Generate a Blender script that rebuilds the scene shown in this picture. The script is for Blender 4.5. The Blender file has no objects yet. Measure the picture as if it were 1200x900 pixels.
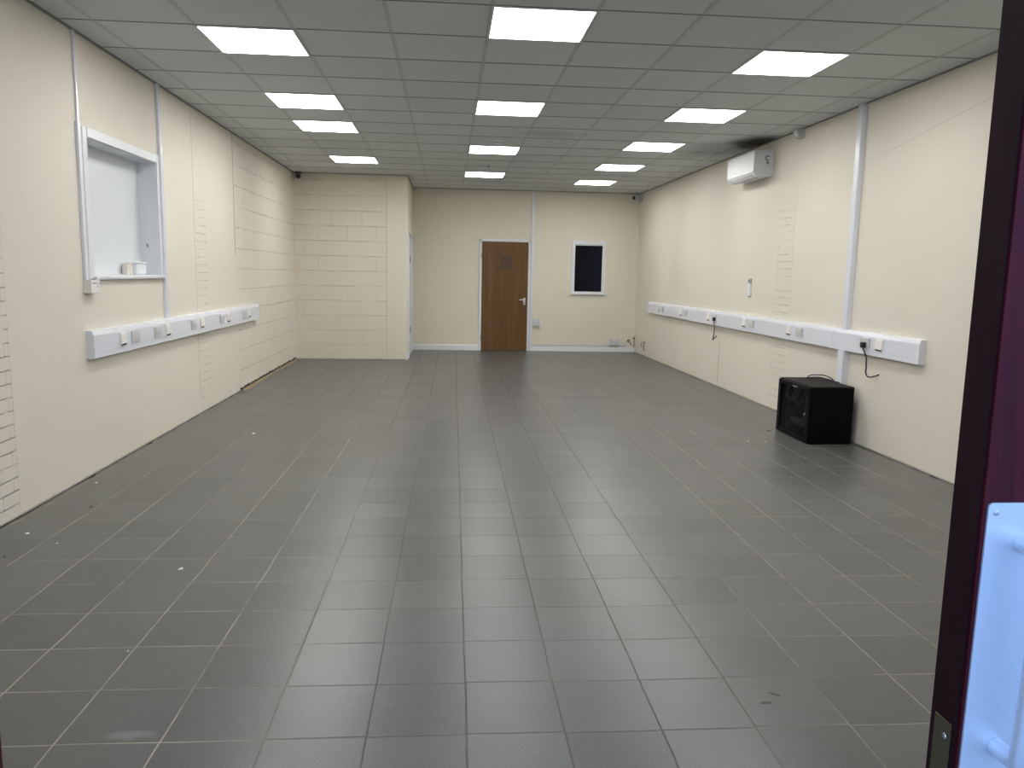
import bpy, bmesh, math, random
from mathutils import Vector, Matrix
random.seed(7)
scn = bpy.context.scene
COL = scn.collection
PI = math.pi

# ------------------------------------------------------------------ room measures (metres)
XL = -2.385                     # window wall plane
CH = 2.874                      # ceiling height
YB = 14.2                       # back wall
YN = 12.5                       # inner block wall
YF = 0.903                      # inside of front wall
KR = (3.457 - 3.52) / 9.2
def XR(y): return 3.52 + KR * (y - 5.0)     # the air conditioner wall runs slightly out of square

# ------------------------------------------------------------------ node helpers
class NT:
    def __init__(s, name):
        s.m = bpy.data.materials.new(name); s.m.use_nodes = True
        s.t = s.m.node_tree; s.t.nodes.clear()
        s.out = s.t.nodes.new('ShaderNodeOutputMaterial')
        s.b = s.t.nodes.new('ShaderNodeBsdfPrincipled')
        s.t.links.new(s.b.outputs[0], s.out.inputs[0])
    def n(s, typ, **kw):
        nd = s.t.nodes.new(typ)
        for k, v in kw.items():
            if k in nd.inputs.keys():
                s.set(nd.inputs[k], v)
            else: setattr(nd, k, v)
        return nd
    def set(s, inp, v):
        if isinstance(v, bpy.types.NodeSocket): s.t.links.new(v, inp)
        else: inp.default_value = v
    def math(s, op, a, b=None, c=None, clamp=False):
        nd = s.t.nodes.new('ShaderNodeMath'); nd.operation = op; nd.use_clamp = clamp
        s.set(nd.inputs[0], a)
        if b is not None: s.set(nd.inputs[1], b)
        if c is not None: s.set(nd.inputs[2], c)
        return nd.outputs[0]
    def mix(s, f, a, b):
        nd = s.t.nodes.new('ShaderNodeMix'); nd.data_type = 'RGBA'
        s.set(nd.inputs[0], f)
        s.set(nd.inputs[6], a if isinstance(a, bpy.types.NodeSocket) else (*a, 1))
        s.set(nd.inputs[7], b if isinstance(b, bpy.types.NodeSocket) else (*b, 1))
        return nd.outputs[2]
    def coord(s):
        tc = s.t.nodes.new('ShaderNodeTexCoord'); sp = s.t.nodes.new('ShaderNodeSeparateXYZ')
        s.t.links.new(tc.outputs['Object'], sp.inputs[0])
        return tc.outputs['Object'], sp.outputs[0], sp.outputs[1], sp.outputs[2]
    def vec(s, x, y, z=0.0):
        nd = s.t.nodes.new('ShaderNodeCombineXYZ')
        s.set(nd.inputs[0], x); s.set(nd.inputs[1], y); s.set(nd.inputs[2], z)
        return nd.outputs[0]
    def noise(s, v, scale, detail=3, rough=.5, dist=0):
        nd = s.t.nodes.new('ShaderNodeTexNoise')
        s.t.links.new(v, nd.inputs['Vector'])
        nd.inputs['Scale'].default_value = scale; nd.inputs['Detail'].default_value = detail
        nd.inputs['Roughness'].default_value = rough; nd.inputs['Distortion'].default_value = dist
        return nd.outputs[0]
    def ramp(s, v, a, b):      # smooth 0..1 between a and b
        nd = s.t.nodes.new('ShaderNodeMapRange'); nd.interpolation_type = 'SMOOTHSTEP'
        s.set(nd.inputs[0], v); nd.inputs[1].default_value = a; nd.inputs[2].default_value = b
        return nd.outputs[0]
    def band(s, v, a, b, soft=.02):
        return s.math('MULTIPLY', s.ramp(v, a - soft, a + soft), s.math('SUBTRACT', 1.0, s.ramp(v, b - soft, b + soft)))
    def bump(s, h, dist, strength=1.0):
        nd = s.t.nodes.new('ShaderNodeBump'); s.set(nd.inputs['Height'], h)
        nd.inputs['Distance'].default_value = dist; nd.inputs['Strength'].default_value = strength
        s.t.links.new(nd.outputs[0], s.b.inputs['Normal'])
    def base(s, col, rough=.5, metal=0, spec=.5):
        s.set(s.b.inputs['Base Color'], col if isinstance(col, bpy.types.NodeSocket) else (*col, 1))
        s.set(s.b.inputs['Roughness'], rough); s.set(s.b.inputs['Metallic'], metal)
        s.set(s.b.inputs['Specular IOR Level'], spec)

def plain(name, col, rough=.5, metal=0, spec=.5, nz=.04, scale=6):
    t = NT(name); o, x, y, z = t.coord()
    k = t.noise(o, scale, 3)
    dark = tuple(c * (1 - nz) for c in col); lite = tuple(min(1, c * (1 + nz)) for c in col)
    t.base(t.mix(k, dark, lite), rough, metal, spec)
    return t.m

# ------------------------------------------------------------------ wall paint
CREAM = (0.745, 0.708, 0.612)
def wall_mat(name, u_axis, bricks=(), blocks=(), cracks=(), marks=(), blockmax=9, hcrack=None):
    """u_axis 'x' or 'y' = the axis that runs along the wall.  bricks: (u0,u1,ztop), blocks: (u0,u1)."""
    t = NT(name); o, x, y, z = t.coord()
    u = x if u_axis == 'x' else y
    nv = t.noise(o, 9, 4); nb = t.noise(o, 2.2, 2)
    jit = t.math('MULTIPLY', t.math('SUBTRACT', nv, .5), .012)
    jit2 = t.math('MULTIPLY', t.math('SUBTRACT', nb, .5), .02)
    uu = t.math('ADD', u, jit2); zz = t.math('ADD', z, jit)
    patch = t.noise(o, 5.0, 2, .6)
    h = None; dark = None
    def add(a, b): return b if a is None else t.math('ADD', a, b)
    if bricks:
        br = t.n('ShaderNodeTexBrick', Vector=t.vec(uu, zz), Scale=1.0)
        br.inputs['Brick Width'].default_value = .225; br.inputs['Row Height'].default_value = .075
        br.inputs['Mortar Size'].default_value = .0045; br.inputs['Mortar Smooth'].default_value = .3
        m = None
        for (a, b, zt, amt) in bricks:
            k = t.math('MULTIPLY', t.band(u, a, b, .012), t.math('SUBTRACT', 1.0, t.ramp(z, zt - .25, zt)))
            k = t.math('MULTIPLY', k, amt)
            m = add(m, k)
        wear = t.ramp(patch, .34, .62)
        row = t.math('FRACT', t.math('DIVIDE', t.math('ADD', zz, .0375), .075))
        near = t.math('SUBTRACT', 1.0, t.ramp(t.math('ABSOLUTE', t.math('SUBTRACT', row, .5)), .08, .14))
        keep = t.math('ADD', t.math('MULTIPLY', near, .75), .25)
        f = t.math('MULTIPLY', t.math('MULTIPLY', t.math('MULTIPLY', br.outputs['Fac'], m), wear), keep)
        h = add(h, t.math('MULTIPLY', f, .9)); dark = add(dark, t.math('MULTIPLY', f, .26))  # shade in the brick joints put into the colour besides the bump
        h = add(h, t.math('MULTIPLY', t.math('MULTIPLY', m, nv), .5))
    if blocks:
        bk = t.n('ShaderNodeTexBrick', Vector=t.vec(uu, t.math('ADD', zz, -.003)), Scale=1.0)
        bk.inputs['Brick Width'].default_value = .45; bk.inputs['Row Height'].default_value = .2315
        bk.inputs['Mortar Size'].default_value = .006; bk.inputs['Mortar Smooth'].default_value = .35
        m = None
        for (a, b) in blocks: m = add(m, t.band(u, a, b, .01))
        wear = t.math('ADD', .18, t.math('MULTIPLY', t.ramp(patch, .38, .58), .95))
        # perpends are mostly filled with paint: fade everything not near a course line
        row = t.math('FRACT', t.math('DIVIDE', t.math('ADD', zz, -.003 + .1157), .2315))
        near = t.math('SUBTRACT', 1.0, t.ramp(t.math('ABSOLUTE', t.math('SUBTRACT', row, .5)), .03, .05))
        keep = t.math('ADD', t.math('MULTIPLY', near, .72), .28)
        f = t.math('MULTIPLY', t.math('MULTIPLY', t.math('MULTIPLY', bk.outputs['Fac'], m), wear), keep)
        h = add(h, t.math('MULTIPLY', f, 1.5)); dark = add(dark, t.math('MULTIPLY', f, .085))  # block joints likewise: their shade also darkens the paint colour
        h = add(h, t.math('MULTIPLY', t.math('MULTIPLY', m, nv), .45))
    for (uc, z0, z1, w, amt) in cracks:
        d = t.math('ABSOLUTE', t.math('SUBTRACT', t.math('ADD', u, jit), uc))
        f = t.math('MULTIPLY', t.math('MULTIPLY', t.math('SUBTRACT', 1.0, t.ramp(d, w * .4, w)), t.band(z, z0, z1, .05)), amt)
        dark = add(dark, f); h = add(h, f)
    if hcrack:
        (u0, u1, zc, slope) = hcrack
        zl = t.math('ADD', zc, t.math('MULTIPLY', t.math('SUBTRACT', u, u0), slope))
        d = t.math('ABSOLUTE', t.math('SUBTRACT', t.math('ADD', z, t.math('MULTIPLY', jit, .6)), zl))
        f = t.math('MULTIPLY', t.math('MULTIPLY', t.math('SUBTRACT', 1.0, t.ramp(d, .001, .004)), t.band(u, min(u0, u1), max(u0, u1), .1)), .3)
        dark = add(dark, f)
    # small scuffs
    sc = t.math('MULTIPLY', t.ramp(t.noise(o, 23, 1), .80, .84), .35)
    dark = add(dark, sc)
    # darker line just above the floor
    dark = add(dark, t.math('MULTIPLY', t.math('SUBTRACT', 1.0, t.ramp(t.math('ADD', z, t.math('MULTIPLY', jit, 1.5)), .004, .018)), .5))
    c0 = t.mix(t.ramp(t.noise(o, .9, 3), .3, .7), tuple(c * .965 for c in CREAM), CREAM)
    fine = t.noise(o, 70, 2)
    c1 = t.mix(t.math('MULTIPLY', dark, 1.0, clamp=True), c0, (.16, .14, .11))
    t.base(c1, .62, 0, .35)
    h = add(t.math('MULTIPLY', h, -1.0) if h is not None else None, t.math('MULTIPLY', fine, .06))
    h = add(h, t.math('MULTIPLY', nb, .35))
    t.bump(h, .006)
    return t.m

M = {}
M['wall_left'] = wall_mat('painted_wall_left', 'y', bricks=[(1.0, 4.43, 1.9, 2.4), (7.70, 8.02, 2.15, .8)], blocks=[(9.13, 12.6)],
                          cracks=[(7.67, .15, 2.83, .007, .45), (9.07, 1.55, 2.9, .012, .75), (9.07, .2, 1.5, .007, .15)])
M['wall_right'] = wall_mat('painted_wall_right', 'y', bricks=[(7.80, 8.16, 2.25, 1.2), (11.56, 12.05, 2.2, .8)], blocks=[],
                           cracks=[(7.79, 1.0, 2.3, .005, .28), (9.75, .05, .55, .012, .6)], hcrack=(6.3, 4.4, 2.41, -.145))
CREAM = (0.730, 0.684, 0.572)
M['wall_back'] = wall_mat('painted_wall_back', 'x', cracks=[(3.30, .3, 2.8, .004, .12)])
M['wall_block'] = wall_mat('painted_block_wall', 'x', blocks=[(-2.4, -.966)])
M['wall_plain'] = wall_mat('painted_plain_wall', 'x')

# ------------------------------------------------------------------ floor
def floor_mat():
    t = NT('grey_quarry_tile_floor'); o, x, y, z = t.coord()
    fx, fy, fa, pt = .0651, 2.2052, -.00637, .30336
    ca, sa = math.cos(-fa), math.sin(-fa)
    dx = t.math('SUBTRACT', x, fx); dy = t.math('SUBTRACT', y, fy)
    w = t.noise(o, 2.3, 2); w2 = t.noise(t.vec(t.math('ADD', x, 17.0), y, z), 2.3, 2)
    u = t.math('ADD', t.math('SUBTRACT', t.math('MULTIPLY', dx, ca), t.math('MULTIPLY', dy, sa)), t.math('MULTIPLY', t.math('SUBTRACT', w, .5), .012))
    v = t.math('ADD', t.math('ADD', t.math('MULTIPLY', dx, sa), t.math('MULTIPLY', dy, ca)), t.math('MULTIPLY', t.math('SUBTRACT', w2, .5), .012))
    u = t.math('DIVIDE', u, pt); v = t.math('DIVIDE', v, pt)
    def dist(a): # distance to nearest integer
        f = t.math('FRACT', t.math('ADD', a, .5)); return t.math('ABSOLUTE', t.math('SUBTRACT', f, .5))
    wc = t.n('ShaderNodeTexWhiteNoise', noise_dimensions='1D'); t.set(wc.inputs['W'], t.math('ROUND', t.math('ADD', u, .5)))
    v = t.math('ADD', v, t.math('MULTIPLY', t.math('SUBTRACT', wc.outputs['Value'], .5), .030))
    gu = t.math('SUBTRACT', 1.0, t.ramp(dist(u), .0065, .0110))
    gv = t.math('SUBTRACT', 1.0, t.ramp(dist(v), .0065, .0110))
    g = t.math('MAXIMUM', gu, gv)
    # which tile
    iu = t.math('ROUND', t.math('ADD', u, .5)); iv = t.math('ROUND', t.math('ADD', v, .5))
    wn = t.n('ShaderNodeTexWhiteNoise', noise_dimensions='2D'); t.set(wn.inputs['Vector'], t.vec(iu, iv))
    tone = wn.outputs['Value']
    grain = t.noise(o, 170, 3, .8); cloud = t.noise(o, 1.4, 4, .6); cl2 = t.noise(o, 5.5, 4, .65)
    c = t.mix(tone, (.060, .061, .058), (.098, .099, .095))
    c = t.mix(t.math('MULTIPLY', t.ramp(cloud, .35, .7), .45), c, (.074, .073, .065))
    c = t.mix(t.math('MULTIPLY', t.ramp(cl2, .5, .75), .30), c, (.112, .114, .112))
    c = t.mix(t.math('MULTIPLY', t.ramp(grain, .40, .62), .50), c, (.145, .147, .145))
    # scuffs
    scm = t.math('MULTIPLY', t.ramp(t.noise(o, 11, 3, .7, 1.5), .68, .74), .35)
    c = t.mix(scm, c, (.055, .052, .045))
    # grout: pale and sandy near the side walls, dark along the trodden middle
    side = t.ramp(t.math('ABSOLUTE', t.math('SUBTRACT', x, .35)), .55, 1.35)
    gn = t.noise(o, 1.1, 3, .6)
    far = t.ramp(y, 6.2, 9.5)
    gl = t.math('ADD', t.math('SUBTRACT', t.math('MULTIPLY', side, 1.0), .0), t.math('MULTIPLY', t.math('SUBTRACT', gn, .5), 1.6), clamp=True)
    gc = t.mix(gl, (.075, .062, .050), (.35, .32, .255))
    gc = t.mix(t.math('MULTIPLY', far, .78), gc, (.085, .08, .07))
    # cross joints are fainter
    gf = t.math('MAXIMUM', gu, t.math('MULTIPLY', gv, t.math('ADD', .60, t.math('MULTIPLY', t.ramp(t.noise(t.vec(x, t.math('ADD', y, 31.0), z), 1.7, 2), .4, .6), .4))))
    gf = t.math('MULTIPLY', gf, t.math('ADD', .38, t.math('MULTIPLY', t.ramp(t.noise(t.vec(t.math('ADD', x, 9.0), y, z), 2.6, 4, .7), .36, .56), .62)))
    # a pale dried smear close to the entrance
    a = t.math('DIVIDE', t.math('SUBTRACT', x, -.945), .10); b = t.math('DIVIDE', t.math('SUBTRACT', y, 2.255), .035)
    rr = t.math('ADD', t.math('SQRT', t.math('ADD', t.math('MULTIPLY', a, a), t.math('MULTIPLY', b, b))), t.math('MULTIPLY', t.math('SUBTRACT', t.noise(o, 14, 3), .5), 1.2))
    c = t.mix(t.math('MULTIPLY', t.math('SUBTRACT', 1.0, t.ramp(rr, .3, 1.0)), .38), c, (.30, .31, .33))
    c = t.mix(gf, c, gc)
    t.base(c, t.math('ADD', .24, t.math('ADD', t.math('MULTIPLY', grain, .16), t.math('MULTIPLY', g, .3))), 0, .5)
    hh = t.math('ADD', t.math('MULTIPLY', g, -1.0), t.math('ADD', t.math('MULTIPLY', grain, .10), t.math('MULTIPLY', tone, .15)))
    t.bump(hh, .002, .6)
    return t.m
M['floor'] = floor_mat()

def sooty(t, o, x, y, c):
    def blob(cx, cy, rx, ry, amt):
        a = t.math('DIVIDE', t.math('SUBTRACT', x, cx), rx); b = t.math('DIVIDE', t.math('SUBTRACT', y, cy), ry)
        r = t.math('SQRT', t.math('ADD', t.math('MULTIPLY', a, a), t.math('MULTIPLY', b, b)))
        r = t.math('ADD', r, t.math('MULTIPLY', t.math('SUBTRACT', t.noise(o, 4, 3), .5), .5))
        return t.math('MULTIPLY', t.math('SUBTRACT', 1.0, t.ramp(r, .2, 1.0)), amt)
    s = t.math('MAXIMUM', blob(3.36, 8.60, .46, .66, .93), blob(3.1, 9.2, .5, 1.0, .38))
    s = t.math('MAXIMUM', s, blob(1.05, 8.5, .5, .3, .22))
    return t.mix(s, c, (.02, .02, .018))
def ceil_mat():
    t = NT('mineral_fibre_ceiling_tile'); o, x, y, z = t.coord()
    iu = t.math('FLOOR', t.math('DIVIDE', t.math('SUBTRACT', x, .2342), .6)); iv = t.math('FLOOR', t.math('DIVIDE', t.math('SUBTRACT', y, 5.1788), .6))
    wn = t.n('ShaderNodeTexWhiteNoise', noise_dimensions='2D'); t.set(wn.inputs['Vector'], t.vec(t.math('ADD', iu, 40.5), t.math('ADD', iv, 50.5)))
    c = t.mix(wn.outputs['Value'], (.60, .625, .63), (.655, .68, .685))
    fl = t.noise(o, 150, 2, .7)
    c = t.mix(t.math('MULTIPLY', t.ramp(fl, .4, .7), .25), c, (.52, .54, .54))
    # soot above the air conditioner
    t.base(c, .85, 0, .2); c = sooty(t, o, x, y, c); t.base(c, .85, 0, .2); t.bump(fl, .002, .5)
    return t.m
M['ceiling'] = ceil_mat()
def grid_mat():
    t = NT('painted_steel_grid'); o, x, y, z = t.coord()
    t.base(sooty(t, o, x, y, t.mix(t.noise(o, 3, 2), (.45, .47, .47), (.50, .52, .52))), .5, 0, .3); return t.m
M['grid'] = grid_mat()
M['grid_line'] = plain('grid_shadow_line', (.26, .27, .27), .6, 0, .2)
M['upvc'] = plain('white_plastic_trunking', (.76, .78, .85), .22, 0, .5, .015)
M['gloss'] = plain('white_gloss_paint', (.74, .76, .79), .3, 0, .5, .02)
M['niche'] = plain('white_painted_board', (.72, .75, .78), .5, 0, .35, .02, 2)
M['socket'] = plain('warm_white_socket_plastic', (.80, .79, .76), .3, 0, .5, .01)
M['socket_grey'] = plain('grey_white_socket_plastic', (.56, .57, .58), .35, 0, .5, .01)
M['dark_hole'] = plain('dark_recess', (.02, .02, .02), .7)
M['black_plastic'] = plain('black_plastic', (.008, .008, .009), .35)
M['rubber'] = plain('black_rubber_cable', (.010, .010, .011), .5)
M['black_metal'] = plain('black_powder_coated_steel', (.0012, .0012, .0022), .45, 0, .10)
M['black_top'] = plain('lit_black_steel_top', (.012, .012, .011), .65, 0, .2)  # top panel greyer: the light falling on it is put into the colour
M['rail'] = plain('blue_black_rail', (.012, .013, .035), .4)
M['cablegrey'] = plain('grey_blue_network_cable', (.09, .10, .13), .5)
M['chrome'] = plain('brushed_chrome', (.75, .74, .72), .25, 1)
M['alu'] = plain('satin_white_metal_handle', (.75, .73, .70), .35, .3)
M['brass'] = plain('tarnished_brass_plate', (.10, .085, .045), .45, .6)
M['ac'] = plain('air_conditioner_white_plastic', (.80, .82, .84), .35, 0, .5, .01)
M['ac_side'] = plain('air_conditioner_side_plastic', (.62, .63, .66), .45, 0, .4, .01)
M['grey_mark'] = plain('grey_print', (.10, .10, .11), .6)
M['cream_card'] = plain('cream_card', (.68, .64, .57), .7)
M['tub'] = plain('pale_plastic_tub', (.80, .83, .86), .35)
M['chip'] = plain('white_plaster_chip', (.75, .74, .70), .8)
M['leaf_dry'] = plain('dry_brown_leaf', (.16, .08, .05), .8, nz=.3, scale=60)
M['hingem'] = plain('dull_steel_hinge', (.12, .11, .10), .4, .8)
M['screed'] = plain('sandy_screed', (.27, .215, .135), .95, nz=.45, scale=40)
M['scuff'] = plain('black_scuff', (.042, .042, .042), .6)
M['paving'] = plain('grey_paving', (.22, .22, .22), .9, nz=.2)
M['copper'] = plain('painted_pipe', (.36, .33, .26), .5, .2)

def emis(name, col, s):
    t = NT(name); t.base((.8, .8, .8), .5)
    t.set(t.b.inputs['Emission Color'], (*col, 1)); t.b.inputs['Emission Strength'].default_value = s
    return t.m
M['led'] = emis('led_diffuser', (1.0, .985, .965), 18.0)

def wood_door():
    t = NT('brown_veneer'); o, x, y, z = t.coord()
    v = t.vec(t.math('MULTIPLY', x, 9.0), y, t.math('MULTIPLY', z, .55))
    n1 = t.noise(v, 2.2, 4, .6, .8); n2 = t.noise(t.vec(t.math('MULTIPLY', x, 60.0), y, z), 2, 2)
    c = t.mix(t.ramp(n1, .3, .72), (.125, .064, .023), (.172, .092, .036))
    stripe = t.math('MULTIPLY', t.band(t.math('ADD', x, t.math('MULTIPLY', n1, .05)), -.27, -.18, .05), t.math('MULTIPLY', t.ramp(n1, .3, .6), .55))
    c = t.mix(stripe, c, (.19, .118, .062))
    c = t.mix(t.math('MULTIPLY', n2, .2), c, (.075, .042, .017))
    t.base(c, .32, 0, .25); return t.m
M['veneer'] = wood_door()
def mahogany(name, a, b, rough):
    t = NT(name); o, x, y, z = t.coord()
    v = t.vec(t.math('MULTIPLY', x, 16.0), t.math('MULTIPLY', y, 16.0), t.math('MULTIPLY', z, 1.0))
    n1 = t.noise(v, 3, 4, .65, .6)
    c = t.mix(t.ramp(n1, .3, .7), a, b)
    # chalky wear along the arris of the leaf
    t.base(c, rough, 0, .16); return t.m
M['mahog'] = mahogany('mahogany_stained_timber', (.046, .0030, .0062), (.085, .0065, .0110), .5)
M['mahog_dark'] = mahogany('dark_mahogany_edge', (.0110, .0014, .0022), (.018, .0024, .0038), .7)
def steel():
    t = NT('satin_steel_plate'); o, x, y, z = t.coord()
    n = t.noise(t.vec(t.math('MULTIPLY', x, 400.0), y, t.math('MULTIPLY', z, 3.0)), 1, 2)
    t.base(t.mix(n, (.66, .69, .74), (.72, .75, .80)), .42, .55, .5); return t.m
M['steel'] = steel()
def glass(name, col, rough=.03, tr=.9):
    t = NT(name); o, x, y, z = t.coord()
    t.base(t.mix(t.noise(o, 3, 1), col, col), rough); t.b.inputs['Transmission Weight'].default_value = tr
    t.b.inputs['IOR'].default_value = 1.3
    return t.m
M['glass'] = glass('smoked_cabinet_glass', (.50, .52, .58), .0, 1.0)
M['glass'].node_tree.nodes['Principled BSDF'].inputs['Specular IOR Level'].default_value = .12
M['glass'].node_tree.nodes['Principled BSDF'].inputs['IOR'].default_value = 1.1
def darkpane():
    t = NT('dark_window_glass'); o, x, y, z = t.coord()
    t.base(t.mix(t.ramp(x, -.1, .25), (.0035, .004, .009), (.005, .007, .018)), .10, 0, .12); return t.m  # unlit room behind put into the near-black pane colour
M['darkpane'] = darkpane()
M['patch'] = plain('darker_veneer_patch', (.080, .042, .018), .5, nz=.35, scale=55)

# ------------------------------------------------------------------ object helpers
def tag(o, label=None, cat=None, group=None, kind=None):
    if label: o['label'] = label
    if cat: o['category'] = cat
    if group: o['group'] = group
    if kind: o['kind'] = kind
    return o
def wloc(p):
    v = Vector((0, 0, 0))
    while p: v = v + p.location; p = p.parent
    return v
def thing(name, loc, label, cat, group=None):
    o = bpy.data.objects.new(name, None); COL.objects.link(o); o.location = loc; o.empty_display_size = .1
    return tag(o, label, cat, group)
def sroot(name, loc=(0, 0, 0)):
    o = bpy.data.objects.new(name, None); COL.objects.link(o); o.location = loc; o['kind'] = 'structure'; return o
def link(name, bm, mat, parent=None, origin=None, smooth=False, label=None):
    """vertices are given in world coordinates; they are stored relative to the origin of the object"""
    base = wloc(parent) if parent else Vector((0, 0, 0))
    org = Vector(origin) if origin is not None else base
    bmesh.ops.translate(bm, verts=bm.verts, vec=-org)
    bmesh.ops.recalc_face_normals(bm, faces=bm.faces)
    me = bpy.data.meshes.new(name); bm.to_mesh(me); bm.free()
    if smooth:
        for p in me.polygons: p.use_smooth = True
    me.materials.append(mat)
    o = bpy.data.objects.new(name, me); COL.objects.link(o)
    o.parent = parent; o.location = org - base
    if label: o['label'] = label
    return o
def B_(): return bmesh.new()
def box(bm, a, b, bev=0, seg=1):
    (x0, y0, z0), (x1, y1, z1) = a, b
    t = bmesh.new(); bmesh.ops.create_cube(t, size=1)
    for v in t.verts:
        v.co = Vector(((x0 + x1) / 2 + v.co.x * (x1 - x0), (y0 + y1) / 2 + v.co.y * (y1 - y0), (z0 + z1) / 2 + v.co.z * (z1 - z0)))
    if bev: bmesh.ops.bevel(t, geom=list(t.edges), offset=bev, segments=seg, affect='EDGES', profile=.5)
    me = bpy.data.meshes.new('tmp'); t.to_mesh(me); t.free(); bm.from_mesh(me); bpy.data.meshes.remove(me)
    return bm
def bx(name, a, b, mat, parent=None, bev=0, seg=1, origin=None, label=None):
    return link(name, box(B_(), a, b, bev, seg), mat, parent, origin, label=label)
def sb(name, a, b, mat, parent=None, bev=0):
    o = bx(name, a, b, mat, parent, bev)
    if parent is None: o['kind'] = 'structure'
    return o
def prism(bm, prof, p0, p1, basis0, basis1=None):
    """profile points (a,b) swept from p0 to p1; basis = (A,B) vectors"""
    basis1 = basis1 or basis0
    v0 = [bm.verts.new(Vector(p0) + basis0[0] * a + basis0[1] * b) for a, b in prof]
    v1 = [bm.verts.new(Vector(p1) + basis1[0] * a + basis1[1] * b) for a, b in prof]
    n = len(prof)
    for i in range(n): bm.faces.new((v0[i], v0[(i + 1) % n], v1[(i + 1) % n], v1[i]))
    bm.faces.new(v0); bm.faces.new(list(reversed(v1))); return bm
def smoothpath(pts, n=6):
    P = [Vector(p) for p in pts]; out = []
    for i in range(len(P) - 1):
        a = P[max(i - 1, 0)]; b = P[i]; c = P[i + 1]; d = P[min(i + 2, len(P) - 1)]
        for k in range(n):
            s = k / n
            out.append(.5 * ((2 * b) + (c - a) * s + (2 * a - 5 * b + 4 * c - d) * s * s + (3 * b - a - 3 * c + d) * s ** 3))
    out.append(P[-1]); return out
def tube(bm, pts, r, seg=12, sm=6):
    P = smoothpath(pts, sm) if sm else [Vector(p) for p in pts]
    rings = []; nrm = None
    for i, p in enumerate(P):
        tg = (P[min(i + 1, len(P) - 1)] - P[max(i - 1, 0)]).normalized()
        if nrm is None: nrm = tg.orthogonal().normalized()
        else:
            nrm = (nrm - tg * nrm.dot(tg)); nrm = nrm.normalized() if nrm.length > 1e-6 else tg.orthogonal().normalized()
        bn = tg.cross(nrm)
        rings.append([bm.verts.new(p + (nrm * math.cos(2 * PI * k / seg) + bn * math.sin(2 * PI * k / seg)) * r) for k in range(seg)])
    for a, b in zip(rings, rings[1:]):
        for k in range(seg): bm.faces.new((a[k], a[(k + 1) % seg], b[(k + 1) % seg], b[k]))
    bm.faces.new(list(reversed(rings[0]))); bm.faces.new(rings[-1]); return bm
def cyl(bm, c0, c1, r, seg=20): return tube(bm, [c0, c1], r, seg, 0)
def lathe(bm, c, axis, prof, seg=24):
    """prof: (distance along axis, radius)"""
    ax = Vector(axis).normalized(); n = ax.orthogonal().normalized(); b = ax.cross(n); rings = []
    for d, r in prof:
        rings.append([bm.verts.new(Vector(c) + ax * d + (n * math.cos(2 * PI * k / seg) + b * math.sin(2 * PI * k / seg)) * max(r, 1e-4)) for k in range(seg)])
    for a, d in zip(rings, rings[1:]):
        for k in range(seg): bm.faces.new((a[k], a[(k + 1) % seg], d[(k + 1) % seg], d[k]))
    bm.faces.new(list(reversed(rings[0]))); bm.faces.new(rings[-1]); return bm

X, Y, Z = Vector((1, 0, 0)), Vector((0, 1, 0)), Vector((0, 0, 1))

# ================================================================== THE SETTING
# floor
sb('floor', (XL - .3, YF - .06, -.1), (3.75, YB + .2, 0), M['floor'])
sb('paving', (-4, -4, -.12), (5, YF - .06, -.01), M['paving'])
# window wall with the recess hole  y 5.49..6.74, z 1.33..2.245
HY0, HY1, HZ0, HZ1 = 5.49, 6.74, 1.33, 2.245
bm = B_()
for a, b in (((XL - .3, YF, 0), (XL, HY0, CH + .1)), ((XL - .3, HY1, 0), (XL, YB + .2, CH + .1)),
             ((XL - .3, HY0, 0), (XL, HY1, HZ0)), ((XL - .3, HY0, HZ1), (XL, HY1, CH + .1))): box(bm, a, b)
link('wall_left', bm, M['wall_left'])['kind'] = 'structure'
bm = B_()
v = [bm.verts.new(p) for p in ((XR(YF), YF, 0), (XR(YB + .2), YB + .2, 0), (3.85, YB + .2, 0), (3.85, YF, 0),
                               (XR(YF), YF, CH + .1), (XR(YB + .2), YB + .2, CH + .1), (3.85, YB + .2, CH + .1), (3.85, YF, CH + .1))]
for f in ((0, 1, 2, 3), (4, 5, 6, 7), (0, 1, 5, 4), (1, 2, 6, 5), (2, 3, 7, 6), (3, 0, 4, 7)): bm.faces.new([v[i] for i in f])
link('wall_right', bm, M['wall_right'])['kind'] = 'structure'
sb('wall_back', (-.75, YB, 0), (3.46, YB + .2, CH + .1), M['wall_back'])
# inner block wall and its smooth pier, returning to the back wall
bm = B_(); box(bm, (XL, YN, 0), (-.966, YN + .2, CH + .1))
link('wall_block', bm, M['wall_block'])['kind'] = 'structure'
bm = B_(); box(bm, (-.966, YN - .012, 0), (-.645, YN + .215, CH + .1), .006, 2)
box(bm, (-.80, YN + .215, 2.02), (-.645, YB, CH + .1)); box(bm, (-.80, 13.96, 0), (-.645, YB, 2.02)); box(bm, (-.80, YN + .215, 0), (-.645, YN + .30, 2.02))
link('wall_pier', bm, M['wall_plain'])['kind'] = 'structure'
# front wall around the entrance
sb('wall_front', (XL, YF - .16, 0), (-.60, YF, CH + .1), M['wall_plain'])
bm = B_(); box(bm, (1.60, YF - .16, 0), (XR(YF), YF, CH + .1)); box(bm, (-.60, YF - .16, 2.14), (1.60, YF, CH + .1))
link('wall_front', bm, M['wall_plain'])['kind'] = 'structure'

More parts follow.
